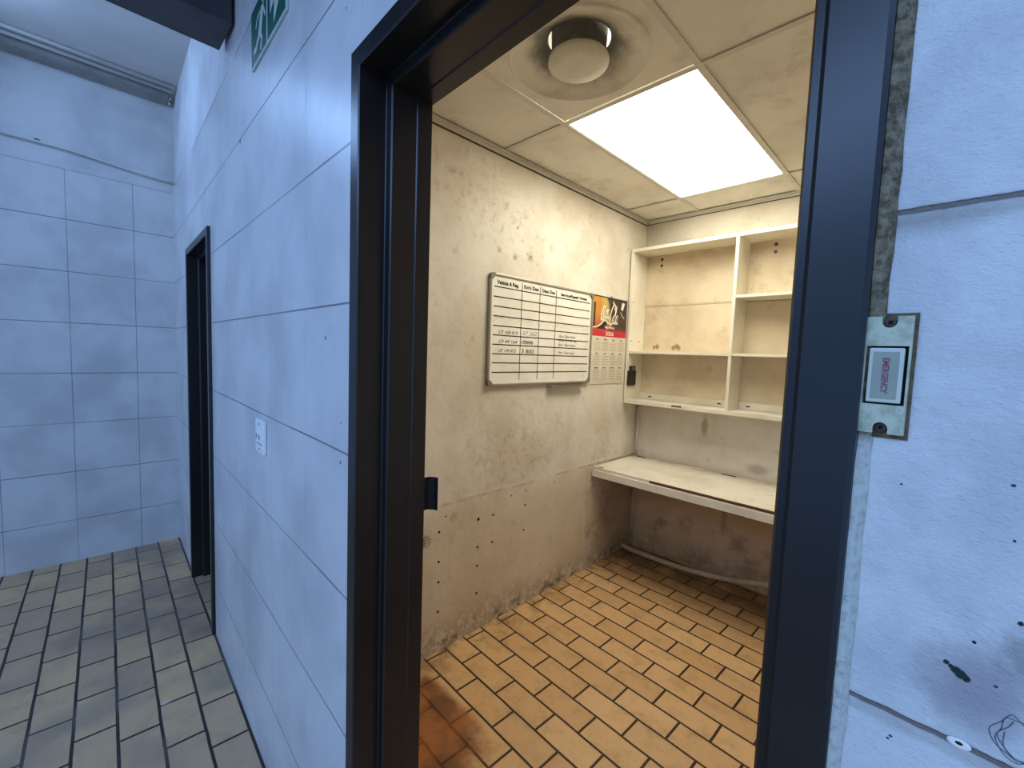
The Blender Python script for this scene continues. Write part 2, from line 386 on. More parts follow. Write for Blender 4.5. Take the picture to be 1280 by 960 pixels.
# flat print on a plane: pt maps (u, v) to 3D
def ribbon(bm, pts, wd, pt):
    n = len(pts); L = []; R = []
    for i in range(n):
        a = Vector(pts[max(0, i-1)]); b = Vector(pts[min(n-1, i+1)]); d = (b-a)
        d = d.normalized() if d.length else Vector((1, 0)); q = Vector((-d.y, d.x))*wd/2; p = Vector(pts[i])
        L.append(bm.verts.new(pt(*(p+q)))); R.append(bm.verts.new(pt(*(p-q))))
    for i in range(n-1): bm.faces.new((L[i], L[i+1], R[i+1], R[i]))
def poly(bm, pts, pt): bm.faces.new([bm.verts.new(pt(*p)) for p in pts])
def curve(pts, n=8):                                    # Catmull-Rom through points
    P_ = [Vector(p) for p in pts]; out = []
    for i in range(len(P_)-1):
        a, b, c, d = P_[max(i-1, 0)], P_[i], P_[i+1], P_[min(i+2, len(P_)-1)]
        for k in range(n):
            t = k/n
            out.append(.5*((2*b)+(c-a)*t+(2*a-5*b+4*c-d)*t*t+(3*b-3*c+d-a)*t**3))
    out.append(P_[-1]); return out
def text(name, items, mat, parent, pt, bold=0):
    bm = bmesh.new()
    for s, u, v, size, width, shear in items:
        cu = bpy.data.curves.new('t', 'FONT'); cu.body = s; cu.size = size; cu.shear = shear; cu.offset = bold*size; cu.resolution_u = 3
        o = bpy.data.objects.new('t', cu); C.objects.link(o)
        bpy.context.view_layer.update()
        me = bpy.data.meshes.new_from_object(o.evaluated_get(bpy.context.evaluated_depsgraph_get()))
        xs = [q.co.x for q in me.vertices]; x0, x1 = min(xs), max(xs); k = width/(x1-x0) if width else 1
        vv = [bm.verts.new(pt(u+(q.co.x-x0)*k, v+q.co.y)) for q in me.vertices]
        for p in me.polygons:
            try: bm.faces.new([vv[i] for i in p.vertices])
            except ValueError: pass
        bpy.data.objects.remove(o); bpy.data.curves.remove(cu); bpy.data.meshes.remove(me)
    me = bpy.data.meshes.new(name); bm.to_mesh(me); bm.free(); me.materials.append(mat)
    o = bpy.data.objects.new(name, me); C.objects.link(o); o.parent = parent
    return o

S = 'structure'
WO = (0, .38, 0)                      # origin of the passage wall's own frame
def wallobj(o): o.location = WO; o.rotation_euler = (0, 0, TH); return o

# ------------------------------------------------------------ shell
TKN = .165
U2a, U2b, H2 = -3.318, -2.548, 2.058            # small door
U1a, U1b, H1 = -.872, -.037, 2.078              # room door
wl = boxes('wall_front', [(-4.2, U2a, 0, TKN, 0, 2.595), (U2a, U2b, 0, TKN, H2, 2.595), (U2b, U1a, 0, TKN, 0, 2.595), (U1a, U1b, 0, TKN, H1, 2.595),
                          (-4.2, U1b, .012, TKN, 2.595, 3.3)], TILE, kind=S); wallobj(wl)
wp = boxes('wall_front.001', [(U1b, 1.7, 0, TKN, 0, 3.3)], PIER, kind=S); wallobj(wp)
boxes('wall_end', [(-4.2, -4.04, -3.0, .555, 0, 2.565), (-4.2, -4.048, -3.0, .555, 2.565, 3.3)], ENDM, kind=S)
boxes('ceiling.001', [(-4.2, 1.7, -2.2, .56, 3.205, 3.3)], CEILP, kind=S)
bm = bmesh.new(); box(bm, -4.3, 2.5, -4.0, .575, -.1, 0); new('floor.001', bm, FL_C, kind=S)
# room behind
YB, XL, XR, YF, ZC = 3.09, -1.68, .32, .575, 2.53
boxes('wall_left', [(XL-.12, XL, YF, YB+.12, 0, 2.75)], PL_L, kind=S)
boxes('wall_back', [(XL, XR, YB, YB+.12, 0, 2.75)], PL_B, kind=S)
boxes('wall_right', [(XR, XR+.12, YF, YB+.12, 0, 2.75)], PL_B, kind=S)
boxes('wall_inner', [(XL, U1a-.02, YF, YF+.02, 0, 2.75), (U1a-.02, U1b, YF, YF+.02, H1, 2.75), (U1b, XR, YF, YF+.02, 0, 2.75)], PL_B, kind=S)
boxes('floor', [(XL-.1, XR+.1, YF, YB+.1, -.1, 0)], FL_R, kind=S)
# closet behind the small passage door
boxes('wall_closet', [(-4.2, -4.1, .5, 1.6, 0, 2.6), (-2.2, -2.1, .5, 1.6, 0, 2.6), (-4.2, -2.1, 1.5, 1.6, 0, 2.6), (-4.2, -2.1, .7, 1.6, 2.5, 2.6)], CEILP, kind=S)
boxes('floor.002', [(-4.2, -2.1, .575, 1.6, -.1, 0)], FL_C, kind=S)

# suspended ceiling
GX = [-1.885, -1.285, -.685, -.085, .515]; GY = [-.03, .37+.0, .97, 1.57, 2.77, 3.37]
GX = [XL, -1.285, -.685, -.085, XR]; GY = [YF+.02, .97, 1.57, 2.77, YB]
cells = []
for i in range(4):
    for j in range(4):
        if (i, j) in ((1, 2), (1, 1)): continue
        cells.append((GX[i]+.002, GX[i+1]-.002, GY[j]+.002, GY[j+1]-.002, ZC+.007, ZC+.02))
boxes('ceiling', cells, CTILE, kind=S)
bars = [(x-.012, x+.012, YF+.02, YB, ZC, ZC+.004) for x in GX[1:4]]
for y in GY[1:4]:
    for i in range(4): bars.append((GX[i]+(.012 if i else 0), GX[i+1]-(.012 if i < 3 else 0), y-.012, y+.012, ZC, ZC+.004))
boxes('trim_1', bars, TBAR, kind=S, bev=.0008)
ang = [(XL, XL+.022, YF+.02, YB, ZC-.003, ZC+.0), (XL, XL+.003, YF+.02, YB, ZC-.022, ZC-.003), (XL+.022, XR-.022, YB-.022, YB, ZC-.003, ZC),
       (XR-.022, XR, YF+.02, YB, ZC-.003, ZC), (XL+.022, XR-.022, YB-.003, YB, ZC-.022, ZC-.003)]
boxes('trim_2', ang, TBAR, kind=S)
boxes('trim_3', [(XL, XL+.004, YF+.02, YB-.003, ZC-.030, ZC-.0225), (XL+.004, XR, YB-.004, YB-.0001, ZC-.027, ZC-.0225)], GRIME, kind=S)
boxes('ceiling.002', [(XL-.1, XR+.1, YF, YB+.1, 2.74, 2.8)], CTILE, kind=S)
# dark ceiling beam in the passage, running away from the wall
boxes('trim_4', [(-2.232, -2.020, -2.2, .4475, 2.712, 3.205)], BEAM, kind=S, bev=.004)

# dark soffit added out of view to shade the tiles around the exit sign
boxes('added_soffit', [(-1.60, -.30, -.85, .36, 2.70, 3.203)], BEAM, kind=S, bev=.004)

# ------------------------------------------------------------ door frames (swept profile)
def sweep_frame(name, u0, u1, zt, prof, mat, parent):
    bm = bmesh.new(); cols = []
    for d, v in prof:
        cols.append([bm.verts.new(p) for p in ((u0+d, v, 0), (u0+d, v, zt-d), (u1-d, v, zt-d), (u1-d, v, 0))])
    for i in range(len(prof)):
        A, B = cols[i], cols[(i+1) % len(prof)]
        for k in range(3): bm.faces.new((A[k], A[k+1], B[k+1], B[k]))
    bm.faces.new([c[0] for c in cols]); bm.faces.new([c[3] for c in cols])
    return new(name, bm, mat, parent)
PROF = [(-.004, .004), (-.004, -.012), (-.001, -.0145), (.031, -.0145), (.034, -.012), (.034, .042), (.0355, .044), (.053, .044), (.0555, .047), (.0555, .100), (.058, .102), (.058, .1355), (.03, .136)]
# the wall openings begin at U1a/H1; keep the frame 1 mm off the masonry
d1 = empty('door_1', WO, TH, kind=S)
sweep_frame('door_frame', U1a+.0045, U1b-.0045, H1-.0045, PROF + [(-.004, .136)], FRAME, d1)
bm = bmesh.new()
box(bm, -.8135, -.8110, .092, .134, 1.137, 1.213, .0006)
sp = new('strike_plate', bm, STEEL, d1)
bm = bmesh.new()
ps = [(-.8135, .132), (-.8120, .148), (-.802, .158), (-.792, .160)]
for (a, b), (c, e) in zip(ps, ps[1:]):
    q = [bm.verts.new(p) for p in ((a, b, 1.137), (c, e, 1.137), (c, e, 1.213), (a, b, 1.213))]; bm.faces.new(q)
r_ = bmesh.ops.solidify(bm, geom=bm.faces[:], thickness=.002)
new('lip', bm, STEEL, sp)
boxes('bolt_hole', [(-.8112, -.8104, .102, .122, 1.155, 1.175), (-.8112, -.8104, .102, .122, 1.182, 1.200)], HOLE, sp)
d2 = empty('door_2', WO, TH, kind=S)
sweep_frame('door_frame', U2a+.0045, U2b-.0045, H2-.0045, PROF + [(-.004, .136)], FRAME, d2)
boxes('door_leaf', [(U2a+.062, U2b-.062, .110, .148, .006, H2-.065)], WOODR, d2, bev=.002)
hb = bmesh.new(); tube(hb, [(U2b-.13, .108, 1.03), (U2b-.13, .06, 1.03)], .008); tube(hb, [(U2b-.13, .062, 1.03), (U2b-.24, .062, 1.03)], .008)
new('door_handle', hb, STEEL, d2, smooth=True)

# crumbling sealant beside the room door frame
bm = bmesh.new(); n = 120; A = []; random.seed(2)
for i in range(n+1):
    z = 2.10*i/n; j = lambda k: random.uniform(-k, k); q_ = .004 if 1.44 < z < 1.545 else 0
    wdt = .0068+j(.0006)+(.0012 if z > 1.5 else 0)
    A.append([bm.verts.new(p) for p in ((U1b-.0005, .0, z), (U1b-.0003, -.0085+q_+j(.0008), z), (U1b+wdt*.55, -.0070+q_+j(.0010), z), (U1b+wdt, -.002+q_*.2+j(.0005), z), (U1b+wdt+.0004, .001, z))])
for a, b in zip(A, A[1:]):
    for k in range(4): bm.faces.new((a[k], a[k+1], b[k+1], b[k]))
wallobj(new('trim_5', bm, PUTTY, kind=S))

# ------------------------------------------------------------ passage fittings
def WF(name, **k): return empty(name, WO, TH, **k)
def at_wall(name, u, z, v=0):
    p = Matrix.Rotation(TH, 3, 'Z') @ Vector((u, v, 0)); return empty(name, (WO[0]+p.x, WO[1]+p.y, z), TH)

# small light switch
sw = at_wall('light_switch', -1.607, 1.190, 0); tag(sw, 'square white light switch with two rockers on the tiled wall beside the far doorway', 'switch')
bm = bmesh.new(); box(bm, -.052, .052, -.011, -.0005, -.057, .057, .0035); new('switch_plate', bm, SWW, sw)
for x in (-.018, .018):
    bm = bmesh.new(); box(bm, x-.014, x+.014, -.0155, -.0108, -.016, .020, .002); r = new('rocker', bm, SWW, sw)
    bm = bmesh.new(); box(bm, x-.003, x+.003, -.0162, -.0154, -.007, .009); new('indicator', bm, HOLE, r)
bm = bmesh.new(); box(bm, -.034, .034, -.0118, -.0108, -.026, -.0235); new('indicator_line', bm, CAP, sw)
for z in (-.042, .042):
    bm = bmesh.new(); tube(bm, [(0, -.0105, z), (0, -.0117, z)], .0035); new('screw', bm, HOLE, sw)

# narrow old switch right of the door frame
es = at_wall('emergency_switch', -.0262, 1.4940, 0); tag(es, 'narrow grimy switch with vertical red lettering on the rough wall right of the room doorway', 'switch')
bm = bmesh.new()
for (x0, x1, y0, y1, z0, z1) in [(-.0138, .0142, -.0016, -.0002, -.0425, .0415)]:
    box(bm, x0, x1, y0, y1, z0, z1, .0005)
new('grimy_gasket', bm, GASK, es)
def plate_half(sgn):          # end block with a U-shaped screw notch, extruded outline
    zi, zo = .0195*sgn, .0390*sgn; r = .0040; zc = zo-.0035*sgn
    out = [(-.0122, zi), (-.0122, zo), (-r, zo)]
    for k in range(9):
        a = PI*k/8; out.append((-r*math.cos(a), zc-sgn*r*math.sin(a)))
    out += [(r, zo), (.0122, zo), (.0122, zi)]
    return out
bm = bmesh.new()
for sg in (1, -1):
    o_ = plate_half(sg); F = [bm.verts.new((x, -.0080, z)) for x, z in o_]; B = [bm.verts.new((x, -.0018, z)) for x, z in o_]
    bm.faces.new(F); bm.faces.new(B)
    for i in range(len(F)): bm.faces.new((F[i], F[(i+1) % len(F)], B[(i+1) % len(F)], B[i]))
box(bm, -.0122, -.0110, -.0080, -.0018, -.0195, .0195); box(bm, .0110, .0122, -.0080, -.0018, -.0195, .0195)
new('switch_plate', bm, OLDSW, es)
bm = bmesh.new(); box(bm, -.0110, .0110, -.0042, -.0018, -.0195, .0195); new('dark_recess', bm, HOLE, es)
rk = bmesh.new(); x_, z_ = .0092, .0182
box(rk, -x_, x_, -.0088, -.0045, -z_, z_, .0009); rock = new('rocker', rk, ROCK, es)
bm = bmesh.new(); box(bm, -.0068, .0068, -.0093, -.0088, -.0156, .0156, .0002); new('label_window', bm, SWLAB, rock)
text('lettering', [('EMERGENCY', -.0115, -.0017, .0048, .0235, 0)], MAG, rock, lambda u, v: (v+.0003, -.00942, -u), .035)
for sg in (1, -1):
    bm = bmesh.new(); tube(bm, [(0, -.0020, sg*.0352), (0, -.0046, sg*.0352)], .0030, 16); s_ = new('screw', bm, BRASS, es)
    bm = bmesh.new(); box(bm, -.0012, .0012, -.0050, -.0044, sg*.0352-.0012, sg*.0352+.0012); new('screw_slot', bm, HOLE, s_)
bm = bmesh.new(); random.seed(3)
for k in range(4):
    ribbon(bm, curve([(.0455+.0015*k+(.0075+random.uniform(-.002, .002))*math.cos(a*PI/5+k), 1.287+(.0125+random.uniform(-.002, .002))*math.sin(a*PI/5+k)) for a in range(9)], 5), .00045, lambda u, v, k=k: (u, -.0003-.0001*k, v))
o = new('pencil_scribble', bm, PENC, kind=S); wallobj(o); o.parent = wp; o.matrix_parent_inverse = (Matrix.Translation(WO) @ Matrix.Rotation(TH, 4, 'Z')).inverted()
es.scale = (.96, 1, .985)
# open wall plug in the lower joint
wpg = at_wall('wall_plug', .0247, 1.2687, 0); tag(wpg, 'small white wall plug with a dark hole in the lower joint of the rough wall', 'wall plug')
bm = bmesh.new()
for k in range(1):
    seg = 20; R1, R2 = .0042, .0018
    a = [bm.verts.new((R1*1.3*math.cos(q*2*PI/seg), -.0004, R1*.75*math.sin(q*2*PI/seg))) for q in range(seg)]
    b = [bm.verts.new((R1*math.cos(q*2*PI/seg), -.0016, R1*.6*math.sin(q*2*PI/seg)+.0002)) for q in range(seg)]
    c = [bm.verts.new((R2*math.cos(q*2*PI/seg), -.0012, R2*.6*math.sin(q*2*PI/seg)+.0006)) for q in range(seg)]
    for A_, B_ in ((a, b), (b, c)):
        for q in range(seg): bm.faces.new((A_[q], A_[(q+1) % seg], B_[(q+1) % seg], B_[q]))
new('plug_rim', bm, WHT, wpg, smooth=True)
bm = bmesh.new(); tube(bm, [(0, -.0003, .0006), (0, -.0011, .0006)], .0019, 16); new('hole', bm, HOLE, wpg)

# exit sign
sg = at_wall('exit_sign', -1.505, 2.482, 0); tag(sg, 'green and white emergency exit sign with running figure and arrow high on the tiled wall', 'sign')
bm = bmesh.new(); box(bm, -.187, .187, -.0068, -.0005, -.086, .096, .001); new('sign_board', bm, SIGNW, sg)
pt = lambda u, v: (u, -.0076, v)
bm = bmesh.new(); box(bm, -.183, -.006, -.0073, -.0067, -.079, .090); box(bm, .008, .183, -.0073, -.0067, -.079, .090); new('green_field', bm, GREEN, sg)
bm = bmesh.new()
PX = lambda L: [(x+1.505, z-2.482) for x, z in L]
seg = 18; poly(bm, [(-.038+.014*math.cos(q*2*PI/seg), .068+.014*math.sin(q*2*PI/seg)) for q in range(seg)], pt)
pt2 = lambda u, v: (u, -.0077, v)
poly(bm, PX([(-1.570, 2.535), (-1.535, 2.535), (-1.565, 2.455), (-1.605, 2.460)]), pt)
ribbon(bm, PX([(-1.588, 2.462), (-1.612, 2.452), (-1.625, 2.440), (-1.655, 2.436)]), .017, pt2)
ribbon(bm, PX([(-1.578, 2.462), (-1.560, 2.440), (-1.573, 2.412)]), .016, pt2)
ribbon(bm, PX([(-1.580, 2.527), (-1.612, 2.520), (-1.630, 2.500)]), .011, pt2)
ribbon(bm, PX([(-1.545, 2.527), (-1.528, 2.500), (-1.520, 2.488)]), .011, pt2)
new('running_figure', bm, SIGNW, sg)
bm = bmesh.new()
poly(bm, PX([(-1.468, 2.570), (-1.468, 2.461), (-1.425, 2.482), (-1.432, 2.417), (-1.385, 2.452), (-1.366, 2.480), (-1.366, 2.570)]), pt)
new('arrow', bm, SIGNW, sg)

# conduits and trunking at the ceiling corner, sagging cable on the end wall
for x, r, lab in ((-3.79, .011, 'thin pale conduit on the passage ceiling, the one farther from the end wall'), (-3.862, .012, 'thin pale conduit on the passage ceiling, right beside the grey trunking')):
    bm = bmesh.new(); tube(bm, [(x, -2.1, 3.205-r), (x, -.8, 3.206-r), (x, .495, 3.204-r)], r, 12)
    o = new('conduit', bm, PVC, smooth=True); tag(o, lab, 'pipe', 'conduits under the passage ceiling')
tr = empty('cable_trunking', (-3.965, .48, 3.160)); tag(tr, 'grey cable trunking along the top corner of the end wall', 'trunking')
boxes('channel', [(-.055, .055, -2.58, .0, -.0, .043)], TRUNK, tr, bev=.003)
boxes('lid', [(.0555, .060, -2.58, .0, .004, .039), (-.05, .05, -2.58, .0, -.004, -.0005)], TRUNK, tr, bev=.0008)
bm = bmesh.new(); tube(bm, [(.03+.02*math.cos(a*PI/6), .012, .0+.02*math.sin(a*PI/6)) for a in range(0, 10)], .006, 8); new('cable_end', bm, PVC, tr, smooth=True)
bm = bmesh.new()
pts = [(-4.030, y, z) for y, z in ((-2.9, 2.69), (-.8, 2.696), (-.29, 2.692), (-.15, 2.690), (.0, 2.684), (.154, 2.668), (.26, 2.655), (.356, 2.645), (.43, 2.640), (.505, 2.640))]
tube(bm, [tuple(p) for p in curve(pts, 5)], .007, 8)
cb = new('cable', bm, PVC, smooth=True); tag(cb, 'thin pale cable sagging along the end wall just above the tiles', 'cable')
bm = bmesh.new(); tube(bm, [(-4.030, -.155, 2.702), (-4.036, -.135, 2.700)], .007, 8); new('clip', bm, CAP, cb)

# ------------------------------------------------------------ room: ceiling fittings
cl = empty('ceiling_light', (-.985, 2.17, ZC)); tag(cl, 'bright rectangular light panel set in the suspended ceiling', 'ceiling light')
boxes('diffuser_panel', [(-.283, .283, -.583, .583, .0045, .012)], PANEL, cl)
boxes('frame', [(-.288, -.2835, -.588, .588, .003, .03), (.2835, .288, -.588, .588, .003, .03), (-.2835, .2835, -.588, -.5835, .003, .03), (-.2835, .2835, .5835, .588, .003, .03)], TBAR, cl)
cv = empty('ceiling_vent', (-.985, 1.265, ZC)); tag(cv, 'round ceiling air vent with hanging disc and dark soot marks around it', 'vent')
bm = bmesh.new()
seg = 64; R = .248; H_ = .287
inner = [bm.verts.new((R*math.cos(q*2*PI/seg), R*math.sin(q*2*PI/seg), .004)) for q in range(seg)]
outer = []
for q in range(seg):
    a = q*2*PI/seg; k = H_/max(abs(math.cos(a)), abs(math.sin(a))); outer.append(bm.verts.new((k*math.cos(a), k*math.sin(a), .0045)))
for q in range(seg): bm.faces.new((inner[q], inner[(q+1) % seg], outer[(q+1) % seg], outer[q]))
lathe(bm, [(.248, .004), (.244, -.001), (.238, -.002), (.232, .003), (.215, .012), (.19, .021), (.16, .034), (.13, .048), (.112, .060), (.108, .07)])
new('face_plate', bm, VENT, cv, smooth=True)
bm = bmesh.new(); lathe(bm, [(.098, .09), (.096, .06), (.095, .03), (.094, .010)]); new('neck', bm, SOOT, cv, smooth=True)
bm = bmesh.new(); lathe(bm, [(.095, .006), (.103, .004), (.106, -.002), (.106, -.010), (.103, -.016), (.06, -.019), (.001, -.0195)], cap=True); new('disc', bm, DISC, cv, smooth=True)

# ------------------------------------------------------------ room: wall shelf unit
SH = empty('wall_shelf_unit', (-1.67, YB, 1.18)); tag(SH, 'empty white open shelf unit fixed to the back wall above the desk', 'shelf')
def P3(x0, x1, y0, y1, z0, z1): return (x0+1.67, x1+1.67, y0-YB, y1-YB, z0-1.18, z1-1.18)
yf, yb = 2.87, YB-.0005; zb, zt = 1.158, 2.283; XE = -.23
boxes('side_panel', [P3(-1.670, -1.652, yf, yb, zb, zt)], LAM, SH, bev=.001)
boxes('side_panel', [P3(XE-.018, XE, yf, yb, zb, zt)], LAM, SH, bev=.001)
boxes('top_panel', [P3(-1.6518, XE-.0182, yf, yb, zt-.022, zt)], LAM, SH, bev=.001)
boxes('bottom_panel', [P3(-1.6518, XE-.0182, yf, yb, zb, zb+.026)], LAM, SH, bev=.001)
boxes('divider', [P3(-.955, -.936, yf+.0, yb-.007, zb+.0262, zt-.0222)], LAM, SH, bev=.001)
boxes('shelf', [P3(-1.6518, -.9552, yf+.004, yb-.007, 1.528, 1.546)], LAM, SH, bev=.001)
boxes('shelf', [P3(-.9358, XE-.0182, yf+.004, yb-.007, 1.530, 1.546)], LAM, SH, bev=.001)
boxes('shelf', [P3(-.9358, XE-.0182, yf+.004, yb-.007, 1.889, 1.906)], LAM, SH, bev=.001)
bp = boxes('back_panel', [(-1.6518, XE-.0182, yb-.0065, yb, zb+.0262, zt-.0222)], BACKP)
bp.parent = SH; bp.matrix_parent_inverse = Matrix.Translation((1.67, -YB, -1.18))
for x0, x1 in ((-1.6516, -.9554), (-.9356, XE-.0184)):
    o = boxes('mounting_rail', [P3(x0, x1, yb-.022, yb-.0072, zb+.0266, zb+.072)], LAM, SH, bev=.002)
    for sx in ((x0+.09, x1-.1) if x0 < -1 else (x0+.06,)):
        bm = bmesh.new(); box(bm, *P3(sx-.014, sx+.010, yb-.0235, yb-.0222, zb+.044, zb+.052), .0005); new('screw', bm, HOLE, o)
for sx in (-1.535, -.79):
    for k in (0, .046):
        bm = bmesh.new(); tube(bm, [(sx+1.67, yb-.009-YB, 2.232-k-1.18), (sx+1.67, yb-.006-YB, 2.232-k-1.18)], .010, 12); new('screw', bm, BRASS, SH)
bm = bmesh.new(); box(bm, *P3(-1.30, -1.23, yf-.0006, yf+.002, zb+.013, zb+.022)); new('edge_chip', bm, HOLE, SH)
for k, (yy, zz) in enumerate(((2.9, 1.905), (3.02, 1.62), (2.9, 1.62))):
    bm = bmesh.new(); tube(bm, [(-1.6522+1.67, yy-YB, zz-1.18), (-1.6505+1.67, yy-YB, zz-1.18)], .005, 10); new('shelf_pin', bm, BRASS, SH)
# handset in its cradle on the left side panel
rc = empty('remote_control', (-1.6518, 2.925, 1.365)); tag(rc, 'small black remote control in a wall cradle on the left side of the shelf unit', 'remote control')
bm = bmesh.new(); box(bm, .0005, .013, -.056, .056, -.072, .034, .003); new('cradle', bm, BLACKP, rc)
bm = bmesh.new(); box(bm, .002, .011, -.034, .046, .0345, .070, .003); h_ = new('handset', bm, BLACKP, rc)
bm = bmesh.new(); box(bm, .0112, .0119, -.010, .030, .040, .060, .0004); new('screen', bm, CAP, h_)
bm = bmesh.new(); box(bm, .0005, .003, -.05, .05, -.082, -.0725, .0006); new('mark', bm, CAP, rc)

# desk board
DK = empty('wall_desk', (-1.65, YB, .70)); tag(DK, 'worn white wall mounted desk board with a chipped front edge under the shelf unit', 'desk')
def D3(x0, x1, y0, y1, z0, z1): return (x0+1.65, x1+1.65, y0-YB, y1-YB, z0-.70, z1-.70)
dt = boxes('desk_top', [(-1.672, XR-.001, 2.515, YB-.001, .712, .732)], DESK, bev=.0015)
dt.parent = DK; dt.matrix_parent_inverse = Matrix.Translation((1.65, -YB, -.70))
boxes('front_rail', [D3(-1.672, XR-.001, 2.505, 2.523, .665, .7115)], LAM, DK, bev=.002)
boxes('wall_batten', [D3(-1.672, XR-.001, YB-.02, YB-.001, .672, .7115)], LAM, DK)
bm = bmesh.new(); random.seed(5); prev = None; n = 60
for i in range(n+1):
    x = -1.25+(XR-.002+1.25)*i/n; h_ = (.004+.010*random.random())*(.35 if x < -1.1 else 1); d = .003*random.random()
    row = [bm.verts.new((x+1.65, 2.5140-d-YB, .7318-.70)), bm.verts.new((x+1.65, 2.5125-d-YB, .7260-.70-h_*.3)), bm.verts.new((x+1.65, 2.5135-YB, .7165-.70-h_*.1))]
    if prev:
        for k in range(2): bm.faces.new((prev[k], prev[k+1], row[k+1], row[k]))
    prev = row
new('chipped_edge', bm, CHIP, DK)
for (x, y, sx, sy) in ((-1.60, 3.06, .035, .010), (-.96, 3.06, .045, .010), (-1.62, 2.53, .02, .008)):
    bm = bmesh.new(); box(bm, *D3(x-sx, x+sx, y-sy, y+sy, .7322, .7332)); new('rust_mark', bm, HOLE, DK)
boxes('bracket', [D3(-.93, -.75, 2.55, 2.62, .652, .7115)], STEEL, DK)
boxes('cable_grommet', [D3(-.90, -.70, 2.53, 2.56, .655, .671)], HOLE, DK)

# vertical conduit in the back left corner, below the shelf unit, passing behind the desk
bm = bmesh.new(); tube(bm, [(-1.655, YB-.012, .01), (-1.655, YB-.012, .66)], .009, 12)
o = new('corner_pipe', bm, STRIP, smooth=True); tag(o, 'thin vertical pipe in the back left corner below the desk', 'pipe', 'corner pipe runs')
bm = bmesh.new(); tube(bm, [(-1.655, YB-.012, .735), (-1.655, YB-.012, 1.155)], .009, 12)
o = new('corner_pipe', bm, PL_B, smooth=True); tag(o, 'thin vertical pipe in the back left corner between desk and shelf unit', 'pipe', 'corner pipe runs')

# loose white strip under the desk, bowed and lifting to the right
bm = bmesh.new(); rows = []
K = [(-1.672, 2.97, .018), (-1.55, 2.955, .016), (-1.185, 2.945, .030), (-.9, 2.95, .064), (-.645, 2.96, .122), (-.30, 2.98, .175), (.25, 3.0, .25)]
for p in curve(K, 8):
    x, y, z = p
    rows.append([bm.verts.new(q) for q in ((x, y, z), (x, y-.012, z+.001), (x, y-.014, z+.014), (x, y-.008, z+.028), (x, y, z+.029))])
for a, b in zip(rows, rows[1:]):
    for k in range(5): bm.faces.new((a[k], a[(k+1) % 5], b[(k+1) % 5], b[k]))
bm.faces.new(rows[0]); bm.faces.new(rows[-1])
o = new('skirting_strip', bm, STRIP); tag(o, 'loose bowed white skirting strip along the floor under the desk', 'skirting strip')

# ------------------------------------------------------------ room: whiteboard
WB = empty('whiteboard', (XL, 1.95, 1.612)); tag(WB, 'white vehicle service planner board with black ruled lines on the cream wall', 'whiteboard')
y0, y1, z0, z1 = 1.492, 2.405, 1.322, 1.908
def B3(x0, x1, a, b, c, d): return (x0, x1, a-1.95, b-1.95, c-1.612, d-1.612)
bd = boxes('board_panel', [(XL+.006, XL+.014, y0+.012, y1-.012, z0+.012, z1-.012)], BOARD); bd.parent = WB; bd.matrix_parent_inverse = Matrix.Translation((-XL, -1.95, -1.612))
boxes('frame', [B3(.001, .020, y0+.03, y1-.03, z1-.0118, z1), B3(.001, .020, y0+.03, y1-.03, z0, z0+.0118), B3(.001, .020, y0, y0+.0118, z0+.03, z1-.03), B3(.001, .020, y1-.0118, y1, z0+.03, z1-.03)], ALU, WB, bev=.003)
for sy in (0, 1):
    for sz in (0, 1):
        oy, oz = (y1, -1) if sy else (y0, 1), (z1, -1) if sz else (z0, 1)
        yy, dy = oy; zz, dz = oz; R = .034; out = []
        rad = .016
        for k in range(7):
            a = PI/2*k/6; out.append((yy+dy*(rad-rad*math.cos(a)), zz+dz*(rad-rad*math.sin(a))))
        # from side edge round the outer corner to the other edge, then a diagonal inner edge
        out = [(yy, zz+dz*R)] + [(yy+dy*(rad-rad*math.cos(PI/2*k/6)), zz+dz*(rad-rad*math.sin(PI/2*k/6))) for k in range(7)] + [(yy+dy*R, zz), (yy+dy*R, zz+dz*.013), (yy+dy*.013, zz+dz*R)]
        bm = bmesh.new(); F = [bm.verts.new((.023, a-1.95, b-1.612)) for a, b in out]; G = [bm.verts.new((.001, a-1.95, b-1.612)) for a, b in out]
        bm.faces.new(F); bm.faces.new(G)
        for i in range(len(F)): bm.faces.new((F[i], F[(i+1) % len(F)], G[(i+1) % len(F)], G[i]))
        new('corner_cap', bm, CAP, WB)
bm = bmesh.new()
prf = [(.004, .0), (.034, .0), (.040, .003), (.042, .010), (.038, .010), (.034, .006), (.010, .006), (.008, .018), (.004, .018)]
E0 = [bm.verts.new((x, 1.985-1.95, z1*0+z0-.020+z-1.612)) for x, z in prf]; E1 = [bm.verts.new((x, 2.335-1.95, z0-.020+z-1.612)) for x, z in prf]
bm.faces.new(E0); bm.faces.new(E1)
for i in range(len(E0)): bm.faces.new((E0[i], E0[(i+1) % 9], E1[(i+1) % 9], E1[i]))
new('pen_tray', bm, ALU, WB)
pb = lambda u, v: (.0146, u-1.95, v-1.612)
bm = bmesh.new()
for z in (1.841, 1.790, 1.740, 1.690, 1.640, 1.591, 1.542, 1.493, 1.445, 1.395): ribbon(bm, [(1.522, z), (2.375, z)], .0058, pb)
for y in (1.730, 1.880, 2.027): ribbon(bm, [(y, 1.882), (y, 1.352)], .0052, pb)
new('grid_lines', bm, INK, WB)
for it_ in [('Vehicle & Reg.', 1.541, 1.856, .027, .162, 0), ("Km's Due", 1.746, 1.856, .028, .119, 0), ('Date Due', 1.897, 1.856, .026, .116, 0), ('Service/Repair Notes', 2.070, 1.855, .024, .268, 0)]:
    text('heading', [it_], INK, WB, pb, .045)
